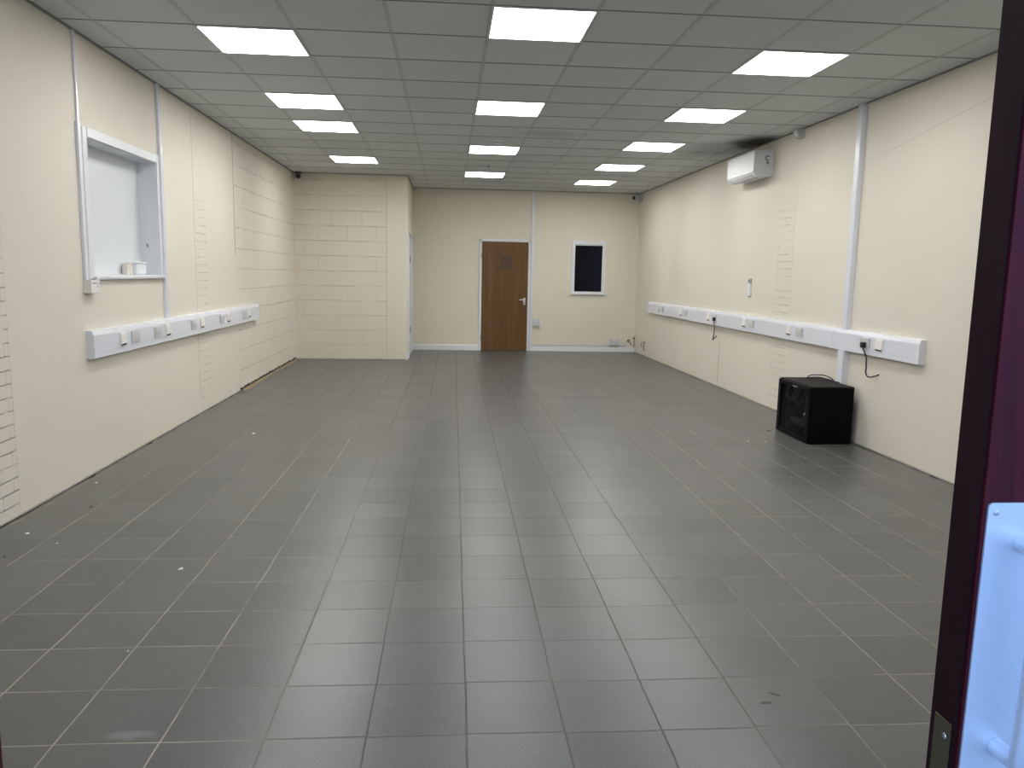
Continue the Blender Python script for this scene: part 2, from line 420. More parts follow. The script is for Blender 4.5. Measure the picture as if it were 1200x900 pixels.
# ceiling and its grid
ceil = sb('ceiling', (XL - .3, YF - .16, CH + .004), (3.85, YB + .2, CH + .09), M['ceiling'])
CX, CY = .2342, 5.1788
bm = B_()
for i in range(-4, 6):
    x = CX + .6 * i
    y1 = YB if x > -.645 else YN
    box(bm, (x - .012, YF, CH + .002), (x + .012, y1, CH + .008))
link('ceiling_grid', bm, M['grid'], ceil)['kind'] = 'structure'
bm = B_()
for j in range(-7, 16):  # thin cross bars: tile-edge shadow put into their dark colour
    y = CY + .6 * j
    x0 = XL if y < YN - .02 else -.645
    box(bm, (x0, y - .0055, CH + .001), (XR(y), y + .0055, CH + .007))
link('ceiling_grid', bm, M['grid_line'], ceil)['kind'] = 'structure'
bm = B_()     # shadow-gap angle trim round the edge
box(bm, (XL, YF, CH - .004), (XL + .018, YN, CH + .006)); box(bm, (XL, YN - .03, CH - .004), (-.645, YN - .012, CH + .006))
box(bm, (-.645, YN, CH - .004), (-.627, YB, CH + .006)); box(bm, (-.645, YB - .018, CH - .004), (3.457, YB, CH + .006))
prism(bm, [(0, -.004), (-.018, -.004), (-.018, .006), (0, .006)], (XR(YF), YF, CH), (XR(YB), YB, CH), (X, Z))
link('trim_1', bm, M['grid_line'])['kind'] = 'structure'

# ------------------------------------------------------------------ back wall door
D = sroot('door_1', (1.02, YB, 0))
bm = B_()
for a, b in (((.553, YB - .028, 0), (.598, YB, 2.01)), ((1.440, YB - .028, 0), (1.480, YB, 2.01)), ((.553, YB - .028, 1.966), (1.480, YB, 2.01))): box(bm, a, b, .004)
link('frame', bm, M['gloss'], D)
leaf = bx('door_leaf', (.602, YB - .020, .006), (1.436, YB - .001, 1.963), M['veneer'], D, .002, origin=(1.02, YB, 0))
bx('patch', (.928, YB - .0225, 1.459), (1.130, YB - .0195, 1.741), M['patch'], leaf, label='darker rectangular patch on the veneer')
hd = bx('handle', (1.362, YB - .030, .842), (1.400, YB - .019, .970), M['alu'], leaf, .004, 2)
link('lever', tube(B_(), [(1.382, YB - .03, .935), (1.382, YB - .062, .935), (1.365, YB - .068, .935), (1.290, YB - .066, .934)], .0105, 10), M['alu'], hd, smooth=True)
link('keyhole', lathe(B_(), (1.382, YB - .0305, .872), (0, -1, 0), [(0, .010), (.003, .009)]), M['dark_hole'], hd)
for z in (1.72, .24):
    link('hinge', cyl(B_(), (.600, YB - .030, z - .045), (.600, YB - .030, z + .045), .007, 10), M['hingem'], D, smooth=True)

# dark window beside it
W = sroot('window_1', (2.54, YB, 1.05))
bm = B_()
for a, b in (((2.240, YB - .03, 1.062), (2.291, YB, 2.014)), ((2.792, YB - .03, 1.062), (2.852, YB, 2.014)), ((2.291, YB - .03, 1.948), (2.792, YB, 2.014)), ((2.291, YB - .03, 1.062), (2.792, YB, 1.100))): box(bm, a, b, .003)
link('frame', bm, M['gloss'], W)
bx('sill', (2.232, YB - .05, 1.045), (2.858, YB, 1.066), M['gloss'], W, .004, 2)
bx('pane', (2.288, YB - .008, 1.095), (2.796, YB - .001, 1.952), M['darkpane'], W, origin=(2.54, YB, 1.5))
bx('bead', (2.300, YB - .024, 1.932), (2.800, YB - .009, 1.944), M['gloss'], W)

# skirting
bm = B_(); prism(bm, [(0, 0), (-.018, 0), (-.018, .085), (-.010, .102), (0, .105)], (-.645, YB, 0), (.553, YB, 0), (Y, Z))
link('baseboard_back', bm, M['gloss'])['kind'] = 'structure'
bm = B_(); prism(bm, [(0, 0), (-.018, 0), (-.018, .078), (-.012, .085), (0, .085)], (1.532, YB, 0), (XR(YB), YB, 0), (Y, Z))
link('baseboard_back', bm, M['gloss'])['kind'] = 'structure'

# door in the return of the inner wall, seen edge on
D2 = sroot('door_2', (-.645, 13.2, 0))
bm = B_()
for a, b in (((-.70, 12.80, 0), (-.625, 12.86, 2.02)), ((-.70, 13.90, 0), (-.628, 13.96, 2.02)), ((-.70, 12.80, 1.96), (-.625, 13.96, 2.02))): box(bm, a, b, .003)
link('frame', bm, M['upvc'], D2)
lf2 = bx('door_leaf', (-.665, 12.865, .008), (-.636, 13.895, 1.955), M['upvc'], D2, .002)
for z in (1.60, .46):
    link('hinge', box(cyl(B_(), (-.622, 12.866, z - .05), (-.622, 12.866, z + .05), .009, 10), (-.640, 12.86, z - .045), (-.622, 12.90, z + .045)), M['hingem'], D2)
link('handle', tube(B_(), [(-.636, 13.82, 1.0), (-.59, 13.82, 1.0), (-.585, 13.80, 1.0), (-.585, 13.71, 1.0)], .009, 10), M['alu'], D2, smooth=True)
bx('trim_3', (-.668, YN - .030, 0), (-.640, YN + .28, .11), M['gloss'])['kind'] = 'structure'

# ------------------------------------------------------------------ boarded recess in the window wall
N = sroot('window_2', (XL, 6.1, 1.33))
bx('back_panel', (XL - .16, HY0 - .02, HZ0 - .02), (XL - .142, HY1 + .02, HZ1 + .02), M['niche'], N)
bm = B_()
for a, b in (((XL - .143, HY0, HZ0), (XL + .001, HY0 + .012, HZ1)), ((XL - .143, HY1 - .012, HZ0), (XL + .001, HY1, HZ1)), ((XL - .143, HY0, HZ1 - .012), (XL + .001, HY1, HZ1)), ((XL - .143, HY0, HZ0), (XL + .001, HY1, HZ0 + .006))): box(bm, a, b)
link('reveal', bm, M['niche'], N)
bm = B_()
for a, b in (((XL, 5.432, 1.315), (XL + .012, 5.496, 2.296)), ((XL, 6.728, 1.32), (XL + .014, 6.772, 2.300)), ((XL, 5.500, 2.236), (XL + .014, 6.728, 2.300))): box(bm, a, b, .004, 2)
link('frame', bm, M['gloss'], N)
bx('sill', (XL, 5.49, 1.306), (XL + .030, 6.775, 1.330), M['gloss'], N, .007, 3)
link('hook', tube(B_(), [(XL - .085, 6.728, 1.585), (XL - .085, 6.712, 1.578), (XL - .080, 6.706, 1.566), (XL - .074, 6.71, 1.560)], .004, 8), M['hingem'], N, smooth=True)

# things in the recess
t = thing('card_box', (XL - .085, 6.33, 1.336), 'small cream card box standing in the white wall recess', 'box')
bx('carton', (XL - .125, 6.29, 1.336), (XL - .085, 6.335, 1.420), M['cream_card'], t, .002)
bx('carton_flap', (XL - .125, 6.342, 1.336), (XL - .085, 6.395, 1.428), M['cream_card'], t, .002)
t = thing('plastic_tub', (XL - .07, 6.55, 1.336), 'translucent white plastic tub with a rim in the wall recess', 'tub')
bm = B_(); box(bm, (XL - .13, 6.43, 1.336), (XL - .06, 6.61, 1.425), .012, 3); link('tub_body', bm, M['tub'], t)
bm = B_(); box(bm, (XL - .135, 6.42, 1.424), (XL - .055, 6.62, 1.434), .004, 2); link('tub_lid', bm, M['tub'], t)

# trims on the floor at the bare end of the window wall
bm = B_(); pts = []
y = 9.13
random.seed(3)
while y < 12.45:
    pts.append((XL + .014 + .030 * random.random() + (.03 if 9.2 < y < 9.6 else 0), y)); y += .09
v0 = [bm.verts.new((XL + .0, yy, .012 + .004 * random.random())) for _, yy in pts]; v1 = [bm.verts.new((xx, yy, .004 + .008 * random.random())) for xx, yy in pts]; v2 = [bm.verts.new((xx + .010, yy, .0005)) for xx, yy in pts]
for i in range(len(pts) - 1):
    bm.faces.new((v0[i], v0[i + 1], v1[i + 1], v1[i])); bm.faces.new((v1[i], v1[i + 1], v2[i + 1], v2[i]))
link('trim_2', bm, M['screed'])['kind'] = 'structure'
bm = B_(); yy = 9.1; last = None            # dark ragged gap under the block wall
while yy < 12.45:
    w = .006 + .016 * random.random(); hh = .012 + .022 * random.random()
    a = [bm.verts.new((XL + .001, yy, .012)), bm.verts.new((XL + .004, yy, .012)), bm.verts.new((XL + .003, yy, .012 + hh)), bm.verts.new((XL + .001, yy, .012 + hh))]
    if last:
        for i in range(4): bm.faces.new((last[i], last[(i + 1) % 4], a[(i + 1) % 4], a[i]))
    last = a; yy += .07
link('trim_4', bm, M['dark_hole'])['kind'] = 'structure'

# dark gap between tiles and plaster along the side walls
for side in (0, 1):
    bm = B_(); yy = YF + .05; last = None
    while yy < (9.1 if side == 0 else 14.1):
        w = .004 + .014 * random.random() ** 2 + (.02 if random.random() > .93 else 0)
        xx = XL if side == 0 else XR(yy); s = 1 if side == 0 else -1
        a = (bm.verts.new((xx, yy, .0012)), bm.verts.new((xx + s * w, yy, .0012)))
        if last: bm.faces.new((last[0], last[1], a[1], a[0]))
        last = a; yy += .08
    link('trim_%d' % (5 + side), bm, M['dark_hole'])['kind'] = 'structure'

# ------------------------------------------------------------------ entrance leaf in front, and the jamb
E = sroot('door_3', (.636, .85, 0))
bm = B_(); box(bm, (.6385, .850, .01), (1.53, .903, 2.09)); lf = link('door_leaf', bm, M['mahog'], E, origin=(1.1, .876, 0))
bm = B_(); box(bm, (.636, .8535, .01), (.6385, .903, 2.09)); link('leaf_edge', bm, M['mahog_dark'], lf)
bm = B_(); box(bm, (.6349, .861, .55), (.6362, .894, .845), .0004); fb = link('flush_bolt_plate', bm, M['brass'], E, label='tarnished brass flush bolt plate')
link('screw', lathe(B_(), (.6350, .872, .824), (-1, 0, 0), [(0, .004), (.0012, .003)], 12), M['chrome'], fb)
bm = B_(); rr = .006; out = []
for cx_, cz_, a0 in ((.746 - rr, 1.138 - rr, 0), (.6435 + rr, 1.138 - rr, 90), (.6415 + rr, .70 + rr, 180), (.746 - rr, .70 + rr, 270)):
    for k in range(6): a = math.radians(a0 + 18 * k); out.append((cx_ + math.cos(a) * rr, cz_ + math.sin(a) * rr))
prism(bm, out, (0, .8475, 0), (0, .8502, 0), (X, Z))
pl = link('handle_plate', bm, M['steel'], E, label='satin steel pull plate')
for xx, zz in ((.6535, 1.126), (.738, 1.126), (.6535, .712), (.738, .712)):
    link('screw', lathe(B_(), (xx, .8478, zz), (0, -1, 0), [(0, .0040), (.0014, .0034), (.0016, .0012), (.0008, .001)], 16), M['chrome'], pl)
link('pull_handle', tube(B_(), [(.690, .848, 1.088), (.690, .826, 1.088), (.690, .814, 1.085), (.690, .807, 1.074), (.6885, .805, .956), (.686, .807, .840), (.686, .814, .828), (.686, .826, .824), (.686, .848, .824)], .0112, 20, 8), M['steel'], E, smooth=True)
bm = B_(); box(bm, (1.53, .80, 0), (1.60, YF, 2.14)); box(bm, (-.60, .80, 2.09), (1.60, YF, 2.14)); box(bm, (-.60, .80, 0), (-.5255, YF, 2.14), .003)
link('door_frame', bm, M['mahog'], E)

# ================================================================== DADO TRUNKING
DP = [(0, .787), (.050, .787), (.051, .789), (.051, .938), (.040, .968), (0, .970)]
def dado(name, loc, label, wx, sgn, y0, y1, white, grey, lid_lines):
    t = thing(name, loc, label, 'trunking', 'dado trunking')
    b0 = (X * sgn, Z)
    link('trunking_body', prism(B_(), DP, (wx(y0 + .012), y0 + .012, 0), (wx(y1 - .012), y1 - .012, 0), b0), M['upvc'], t)
    for ya, yb in ((y0, y0 + .012), (y1 - .012, y1)):
        pr = [(a + (.0015 if a > .03 else 0), b + (.0015 if b > .9 else -.0015)) for a, b in DP]
        link('end_cap', prism(B_(), pr, (wx(ya), ya, 0), (wx(yb), yb, 0), b0), M['upvc'], t)
    # cover seams (thin grooves in the front)
    bm = B_()
    for zz in (.822, .912):
        prism(bm, [(.0508, zz - .001), (.0522, zz - .001), (.0522, zz + .001), (.0508, zz + .001)], (wx(y0 + .013), y0 + .013, 0), (wx(y1 - .013), y1 - .013, 0), b0)
    link('cover_bead', bm, M['socket_grey'], t)
    for yc in lid_lines:
        link('joint_clip', prism(B_(), [(a + (.002 if a > .03 else 0), b + (.002 if b > .9 else -.002)) for a, b in DP], (wx(yc), yc - .03, 0), (wx(yc), yc + .03, 0), b0), M['upvc'], t)
    for yc in grey:      # double socket plates
        xs = wx(yc) + sgn * .0505
        def q(bm, d0, d1, ya, yb, za, zb, bev=0): return box(bm, (min(xs + sgn * d0, xs + sgn * d1), ya, za), (max(xs + sgn * d0, xs + sgn * d1), yb, zb), bev, 2)
        p = link('double_socket', q(B_(), 0, .011, yc - .073, yc + .073, .840, .926, .003), M['socket_grey'], t)
        for k in (-1, 1):
            link('switch', q(B_(), .010, .0145, yc + k * .018 - .008, yc + k * .018 + .008, .893, .913, .001), M['socket'], p)
            bm = B_(); c = yc + k * .043
            q(bm, .0108, .0114, c - .002, c + .002, .884, .893); q(bm, .0108, .0114, c - .013, c - .007, .861, .865); q(bm, .0108, .0114, c + .007, c + .013, .861, .865)
            link('socket_holes', bm, M['dark_hole'], p)
    for yc in white:     # sloping data outlets
        xs = wx(yc) + sgn * .0505
        p = link('data_outlet', prism(B_(), [(0, .838), (.006, .836), (.017, .850), (.010, .925), (.007, .930), (0, .930)], (xs, yc - .050, 0), (xs, yc + .050, 0), (X * sgn, Z)), M['socket'], t)
        bm = B_(); prism(bm, [(.0055, .8350), (.017, .849), (.0155, .851), (.004, .838)], (xs, yc - .044, 0), (xs, yc + .044, 0), (X * sgn, Z))
        link('outlet_underside', bm, M['dark_hole'], p)
        for k in (-1, 1): link('outlet_port', box(B_(), (min(xs, xs + sgn * .0145), yc + k * .024 - .005, .885), (max(xs, xs + sgn * .0145), yc + k * .024 + .005, .891)), M['socket_grey'], p)
    return t
dado('dado_trunking', (XL, 7.6, .787), 'white dado trunking with sockets below the wall recess', lambda y: XL, 1, 5.34, 9.90,
     [5.797, 6.70, 7.612, 8.508, 9.39], [6.027, 6.475, 7.371, 8.285, 9.168], [])
dado('dado_trunking', (XR(9.3), 9.3, .787), 'long white dado trunking with two black plugs, above the cabinet', XR, -1, 5.455, 13.14,
     [12.455, 11.263, 10.056, 8.820, 7.640, 5.979], [12.267, 11.037, 9.83, 8.618, 7.402, 6.195], [6.80])

# plugs with hanging leads
def plug(yc, zc, path, label):
    xs = XR(yc) - .0595
    t = thing('power_plug', (xs, yc, zc), label, 'plug', 'black plugs in the dado trunking')
    bm = B_(); box(bm, (xs - .034, yc - .025, zc - .024), (xs, yc + .025, zc + .024), .009, 3); link('plug_body', bm, M['black_plastic'], t)
    link('power_lead', tube(B_(), path, .0060, 10), M['rubber'], t, smooth=True)
xw = XR(6.1) - .063
plug(6.185, .868, [(xw - .015, 6.180, .85), (xw - .013, 6.173, .828), (xw - .006, 6.138, .775), (xw - .004, 6.129, .72), (xw + .01, 6.150, .668), (xw + .008, 6.146, .640), (xw + .004, 6.105, .612), (xw, 6.02, .622), (xw - .005, 5.93, .650)],
     'black three pin plug with curled cable end above the black cabinet')
xw = XR(9.8) - .063
plug(9.792, .868, [(xw - .015, 9.79, .85), (xw - .013, 9.786, .825), (xw, 9.79, .75), (xw, 9.798, .70), (xw + .01, 9.84, .64), (xw + .02, 9.890, .592), (xw + .01, 9.85, .60), (xw, 9.76, .63), (xw, 9.69, .655)],
     'black three pin plug with short kinked cable below the remote holder')

# ================================================================== CONDUITS
def cond(name, a, b, label, loc, bev=.003, mat='upvc', lid=None, group='wall trunking'):
    t = thing(name, loc, label, 'trunking', group)
    bx('trunking_body', a, b, M[mat], t, bev, 2)
    if lid: bx('trunking_lid', lid[0], lid[1], M[mat], t, .002, 2)
    return t
cond('vertical_trunking', (XL, 5.372, 2.30), (XL + .014, 5.400, CH), 'thin white mini trunking from ceiling to recess corner, above the switch box', (XL, 5.386, 2.3))
bx('mini_trunking', (XL, 5.352, 1.306), (XL + .022, 5.392, 2.31), M['upvc'], None, .003, 2, origin=(XL, 5.37, 1.306))
tag(bpy.data.objects['mini_trunking'], 'white mini trunking beside the recess frame, ending at the switch box', 'trunking', 'wall trunking')
cond('vertical_trunking', (XL, 6.790, .970), (XL + .022, 6.845, CH), 'white vertical trunking passing the recess frame down to the dado trunking', (XL, 6.82, .97),
     lid=((XL + .0215, 6.794, .971), (XL + .025, 6.841, CH - .002)))
bx('coupler', (XL, 6.786, 2.325), (XL + .0275, 6.849, 2.375), M['gloss'], bpy.data.objects['vertical_trunking.001'], .003, 2)
xa = XR(6.58)
cond('vertical_trunking', (xa - .040, 6.545, .968), (xa + .001, 6.625, CH), 'wide glossy white trunking from ceiling to dado, above the black cabinet', (xa, 6.58, .968),
     lid=((xa - .044, 6.549, .970), (xa - .0395, 6.621, CH - .002)))
cond('vertical_trunking', (xa - .050, 6.530, .004), (xa + .001, 6.635, .788), 'short wide white trunking running behind the black cabinet', (xa, 6.58, 0),
     lid=((xa - .055, 6.535, .006), (xa - .0495, 6.630, .786)))
cond('vertical_trunking', (1.488, YB - .022, .0), (1.530, YB, CH), 'slim white trunking running down beside the brown door frame', (1.51, YB, 0),
     lid=((1.492, YB - .026, .003), (1.526, YB - .0215, CH - .003)))
cond('skirting_trunking', (1.532, YB - .016, .086), (3.30, YB, .126), 'thin grey white mini trunking lying along the top of the skirting', (2.4, YB, .086), mat='socket_grey')

# ------------------------------------------------------------------ wall boxes
t = thing('fused_switch', (XL, 5.41, 1.22), 'white switch box at the bottom corner of the wall recess', 'switch')
bx('back_box', (XL, 5.347, 1.220), (XL + .044, 5.478, 1.306), M['socket'], t, .002, 2)
fp = bx('faceplate', (XL + .044, 5.345, 1.218), (XL + .053, 5.480, 1.308), M['socket'], t, .003, 2)
bx('switch', (XL + .052, 5.43, 1.255), (XL + .057, 5.455, 1.283), M['gloss'], fp, .001)
bm = B_()
pass
for yy, w in ((5.372, .006), (5.395, .010), (5.417, .005), (5.463, .006)): link('printed_mark', box(B_(), (XL + .0526, yy - w, 1.281), (XL + .0535, yy + w, 1.288)), M['grey_mark'], fp)

t = thing('socket_box', (1.59, YB, .46), 'white surface socket box beside the door frame trunking', 'socket')
bx('back_box', (1.534, YB - .042, .462), (1.668, YB, .582), M['socket'], t, .003, 2)
fp = bx('faceplate', (1.531, YB - .050, .458), (1.671, YB - .041, .586), M['socket_grey'], t, .003, 2)
for xx in (1.585, 1.617): bx('switch', (xx - .008, YB - .054, .545), (xx + .008, YB - .049, .566), M['socket'], fp, .001)
t = thing('socket_box', (3.07, YB, .13), 'small white socket box sitting just above the skirting trunking', 'socket')
bx('back_box', (2.988, YB - .046, .128), (3.152, YB, .232), M['socket'], t, .003, 2)
fp = bx('faceplate', (2.984, YB - .055, .124), (3.156, YB - .045, .236), M['socket_grey'], t, .003, 2)
for xx in (3.05, 3.09): bx('switch', (xx - .008, YB - .059, .20), (xx + .008, YB - .054, .220), M['socket'], fp, .001)

# pipe ends in the far corner
t = thing('pipe_stub', (3.36, YB, .13), 'short bent pipe end above the skirting near the corner', 'pipe', 'pipe ends')
link('pipe', tube(B_(), [(3.345, YB, .205), (3.345, YB - .05, .205), (3.35, YB - .065, .19), (3.37, YB - .068, .165), (3.385, YB - .065, .145), (3.39, YB - .03, .14), (3.39, YB, .14)], .011, 10), M['copper'], t, smooth=True)
link('collar', lathe(B_(), (3.345, YB, .205), (0, -1, 0), [(0, .028), (.006, .026), (.008, .012)]), M['hingem'], t)
t = thing('pipe_stub', (3.44, YB - .03, .1), 'thin upright pipe with dark clip right in the corner', 'pipe', 'pipe ends')
link('pipe', tube(B_(), [(3.436, YB - .03, .086), (3.436, YB - .03, .18), (3.438, YB - .03, .30)], .009, 10), M['copper'], t, smooth=True)
bx('clip', (3.424, YB - .046, .245), (3.452, YB - .0, .268), M['hingem'], t, .002)
xw = XR(13.5)
t = thing('pipe_stub', (xw, 13.5, .1), 'pair of capped cable tails low on the wall beside the corner', 'pipe', 'pipe ends')
link('pipe', tube(B_(), [(xw, 13.56, .23), (xw - .03, 13.56, .225), (xw - .036, 13.55, .19), (xw - .03, 13.54, .14)], .010, 8), M['copper'], t, smooth=True)
link('pipe', tube(B_(), [(xw, 13.40, .25), (xw - .03, 13.40, .24), (xw - .034, 13.40, .18), (xw - .028, 13.39, .10)], .012, 8), M['copper'], t, smooth=True)

# remote control in its holder
xw = XR(8.84)
t = thing('remote_holder', (xw, 8.84, 1.19), 'white air conditioner remote in a wall holder above the dado', 'remote')
bx('holder', (xw - .024, 8.80, 1.19), (xw, 8.868, 1.33), M['gloss'], t, .004, 2)
r = bx('remote_control', (xw - .022, 8.806, 1.21), (xw - .006, 8.862, 1.395), M['ac'], t, .005, 2)
bx('display', (xw - .0235, 8.816, 1.345), (xw - .0215, 8.852, 1.385), M['dark_hole'], r)
bx('side_slot', (xw - .018, 8.8035, 1.215), (xw - .009, 8.806, 1.392), M['grey_mark'], r)
link('base_clip', lathe(B_(), (xw - .014, 8.83, 1.195), (0, 0, -1), [(0, .014), (.010, .012), (.014, .004)]), M['hingem'], t)

# ================================================================== AIR CONDITIONER
xw = XR(8.8) ; xf = 3.273
t = thing('air_conditioner', (xw, 8.8, 2.49), 'white wall mounted air conditioner under the sooty ceiling tile', 'air conditioner')
y0, y1 = 8.40, 9.205
prof = [(xw, 2.500), (3.330, 2.486), (3.300, 2.500), (xf + .012, 2.532), (xf + .012, 2.752), (3.300, 2.768), (xw, 2.770)]
bm = B_(); prism(bm, prof, (0, y0 + .006, 0), (0, y1 - .006, 0), (X, Z)); link('casing', bm, M['ac'], t)
for ya, yb in ((y0, y0 + .006), (y1 - .006, y1)):
    ec = link('side_panel', prism(B_(), [(xw - .004, 2.502), (3.330, 2.488), (3.298, 2.503), (3.281, 2.535), (3.281, 2.756), (3.30, 2.768), (xw - .004, 2.770)], (0, ya, 0), (0, yb, 0), (X, Z)), M['ac_side'], t)
    if ya == y0:
        # printed swirl mark
        bm = B_(); c = Vector((3.424, y0 - .001, 2.685)); prev = None
        for k in range(15):
            a = math.radians(40 + k * 19); r0, r1 = .017, .029
            cur = (bm.verts.new(c + Vector((math.cos(a) * r0, 0, math.sin(a) * r0))), bm.verts.new(c + Vector((math.cos(a) * r1, 0, math.sin(a) * r1))))
            if prev: bm.faces.new((prev[0], prev[1], cur[1], cur[0]))
            prev = cur
        for dx, dz, w in ((-.006, -.040, .014), (.012, -.048, .008), (.0, -.058, .014)):
            v = [bm.verts.new(c + Vector((dx + sx * w, 0, dz + sz * .0055))) for sx, sz in ((-1, -1), (1, -1), (1, 1), (-1, 1))]; bm.faces.new(v)
        link('printed_mark', bm, M['grey_mark'], ec)
bm = B_(); box(bm, (xf, y0 + .004, 2.537), (xf + .014, y1 - .004, 2.764), .005, 3); link('front_panel', bm, M['ac'], t)
bm = B_(); prism(bm, [(3.286, 2.515), (3.326, 2.480), (3.330, 2.485), (3.290, 2.520)], (0, y0 + .07, 0), (0, y1 - .05, 0), (X, Z)); link('air_flap', bm, M['ac_side'], t)
bx('outlet_slot', (3.332, y0 + .07, 2.4845), (3.352, y1 - .05, 2.4875), M['dark_hole'], t)
bx('status_light', (xf - .001, 8.93, 2.58), (xf + .001, 8.945, 2.59), M['grey_mark'], t)

# white box by the ceiling (alarm sensor)
xw = XR(7.76)
t = thing('alarm_sensor', (xw, 7.76, 2.79), 'small white alarm sensor box under the ceiling, beyond the tall trunking', 'sensor')
link('sensor_body', prism(B_(), [(0, 0), (.055, .008), (.075, .040), (.075, .085), (0, .085)], (xw, 7.70, 2.785), (xw, 7.80, 2.785), (-X, Z)), M['ac_side'], t)
link('sensor_lens', prism(B_(), [(.056, .010), (.0765, .041), (.0765, .070), (.055, .070)], (xw, 7.715, 2.785), (xw, 7.785, 2.785), (-X, Z)), M['ac'], t)
link('sensor_bracket', box(B_(), (xw - .02, 7.72, 2.868), (xw, 7.81, CH)), M['ac_side'], t)

# ================================================================== SECURITY CAMERAS
t = thing('security_camera', (3.31, 14.05, 2.79), 'white bullet security camera with black lens in the far corner', 'camera')
bx('bracket', (3.40, 14.04, 2.745), (XR(14.1), 14.17, 2.862), M['socket_grey'], t, .006, 2)
link('arm', tube(B_(), [(3.42, 14.10, 2.80), (3.37, 14.08, 2.80), (3.34, 14.06, 2.79)], .016, 12), M['socket_grey'], t, smooth=True)
bd = link('camera_body', lathe(B_(), (3.40, 14.10, 2.80), (-.75, -.62, -.12), [(0, .030), (.01, .040), (.10, .044), (.135, .044), (.138, .034)]), M['ac_side'], t, smooth=True)
link('lens', lathe(B_(), Vector((3.40, 14.10, 2.80)) + Vector((-.75, -.62, -.12)).normalized() * .136, (-.75, -.62, -.12), [(0, .034), (.004, .032), (.010, .020), (.012, .002)]), M['black_plastic'], bd, smooth=True)
t = thing('security_camera', (-2.29, 12.40, 2.80), 'small domed security camera with black eye above the block wall', 'camera')
link('base', lathe(B_(), (-2.29, 12.40, CH), (0, 0, -1), [(0, .05), (.02, .05), (.03, .042)]), M['hingem'], t, smooth=True)
link('camera_body', lathe(B_(), (-2.29, 12.40, 2.845), (0, 0, -1), [(0, .035), (.01, .044), (.04, .048), (.07, .042), (.09, .026), (.098, .003)]), M['ac_side'], t, smooth=True)
link('lens', lathe(B_(), (-2.285, 12.368, 2.805), (.15, -1, -.25), [(0, .036), (.012, .034), (.024, .022), (.028, .003)]), M['black_plastic'], t, smooth=True)

# ceiling discs
t = thing('smoke_detector', (.540, 9.02, CH), 'white smoke detector with dark slots, in front of a middle light panel', 'detector')
link('base', lathe(B_(), (.540, 9.02, CH + .004), (0, 0, -1), [(0, .056), (.012, .056), (.018, .052)]), M['gloss'], t, smooth=False)
hd = link('detector_head', lathe(B_(), (.540, 9.02, CH - .014), (0, 0, -1), [(0, .047), (.014, .045), (.020, .036), (.022, .012)]), M['gloss'], t)
bm = B_()
for k in range(12):
    a = 2 * PI * k / 12; c = Vector((.540 + math.cos(a) * .0455, 9.02 + math.sin(a) * .0455, CH - .0215)); s = Vector((-math.sin(a), math.cos(a), 0))
    v = [bm.verts.new(c + s * u * .0085 + Z * w * .005 + Vector((math.cos(a), math.sin(a), 0)) * (.002 - (.003 if w > 0 else 0) + .001)) for u, w in ((-1, -1), (1, -1), (1, 1), (-1, 1))]; bm.faces.new(v)
link('vent_slots', bm, M['dark_hole'], hd)
t = thing('ceiling_sensor', (.548, 11.06, CH), 'tiny flat ceiling sensor disc between the two farthest middle light panels', 'sensor')
link('base', lathe(B_(), (.548, 11.06, CH + .004), (0, 0, -1), [(0, .038), (.010, .038), (.014, .030)]), M['ac_side'], t)
link('sensor_eye', lathe(B_(), (.548, 11.06, CH - .010), (0, 0, -1), [(0, .018), (.010, .014), (.014, .004)]), M['grey_mark'], t)

# ================================================================== CEILING LIGHTS
proto = thing('ceiling_light', (0, 0, CH), '', 'ceiling light', 'square light panels')
bm = B_()
for a, b in (((-.298, -.298, CH - .006), (-.286, .298, CH + .003)), ((.286, -.298, CH - .006), (.298, .298, CH + .003)), ((-.286, -.298, CH - .006), (.286, -.286, CH + .003)), ((-.286, .286, CH - .006), (.286, .298, CH + .003))): box(bm, a, b)
pf = link('frame', bm, M['gloss'], proto)
pd = bx('diffuser', (-.286, -.286, CH - .004), (.286, .286, CH + .002), M['led'], proto)
spots = []  # last panel in each row is unseen, added to brighten the near end
A = ['nearest', 'second', 'third', 'fourth', 'fifth']
for m, k in zip((9, 5, 3, 0, -4), ('nearest the block wall', 'second from the block wall', 'third from the block wall', 'fourth from the block wall', 'unseen fifth, added for light')):
    spots.append((-3, m, 'square LED panel in the row over the recess wall, ' + k))
for m, k in zip((11, 7, 3, -1, -5), ('nearest the brown door', 'just behind the smoke detector', 'third from the brown door', 'largest and brightest seen', 'fifth from the brown door')):
    spots.append((0, m, 'square LED panel in the middle row, ' + k))
for m, k in zip((12, 9, 6, 3, 0, -4), ('nearest the dark window', 'second from the dark window', 'third from the dark window', 'fourth from the dark window', 'fifth from the dark window', 'unseen sixth, added for light')):
    spots.append((3, m, 'square LED panel over the air conditioner wall, ' + k))
for n, (i, j, lab) in enumerate(spots):
    if n == 0: r = proto
    else:
        r = proto.copy(); COL.objects.link(r)
        for c in (pf, pd):
            cc = c.copy(); COL.objects.link(cc); cc.parent = r
    r.location = (CX + .6 * i + .3, CY + .6 * j + .3, CH)
    r['label'] = lab

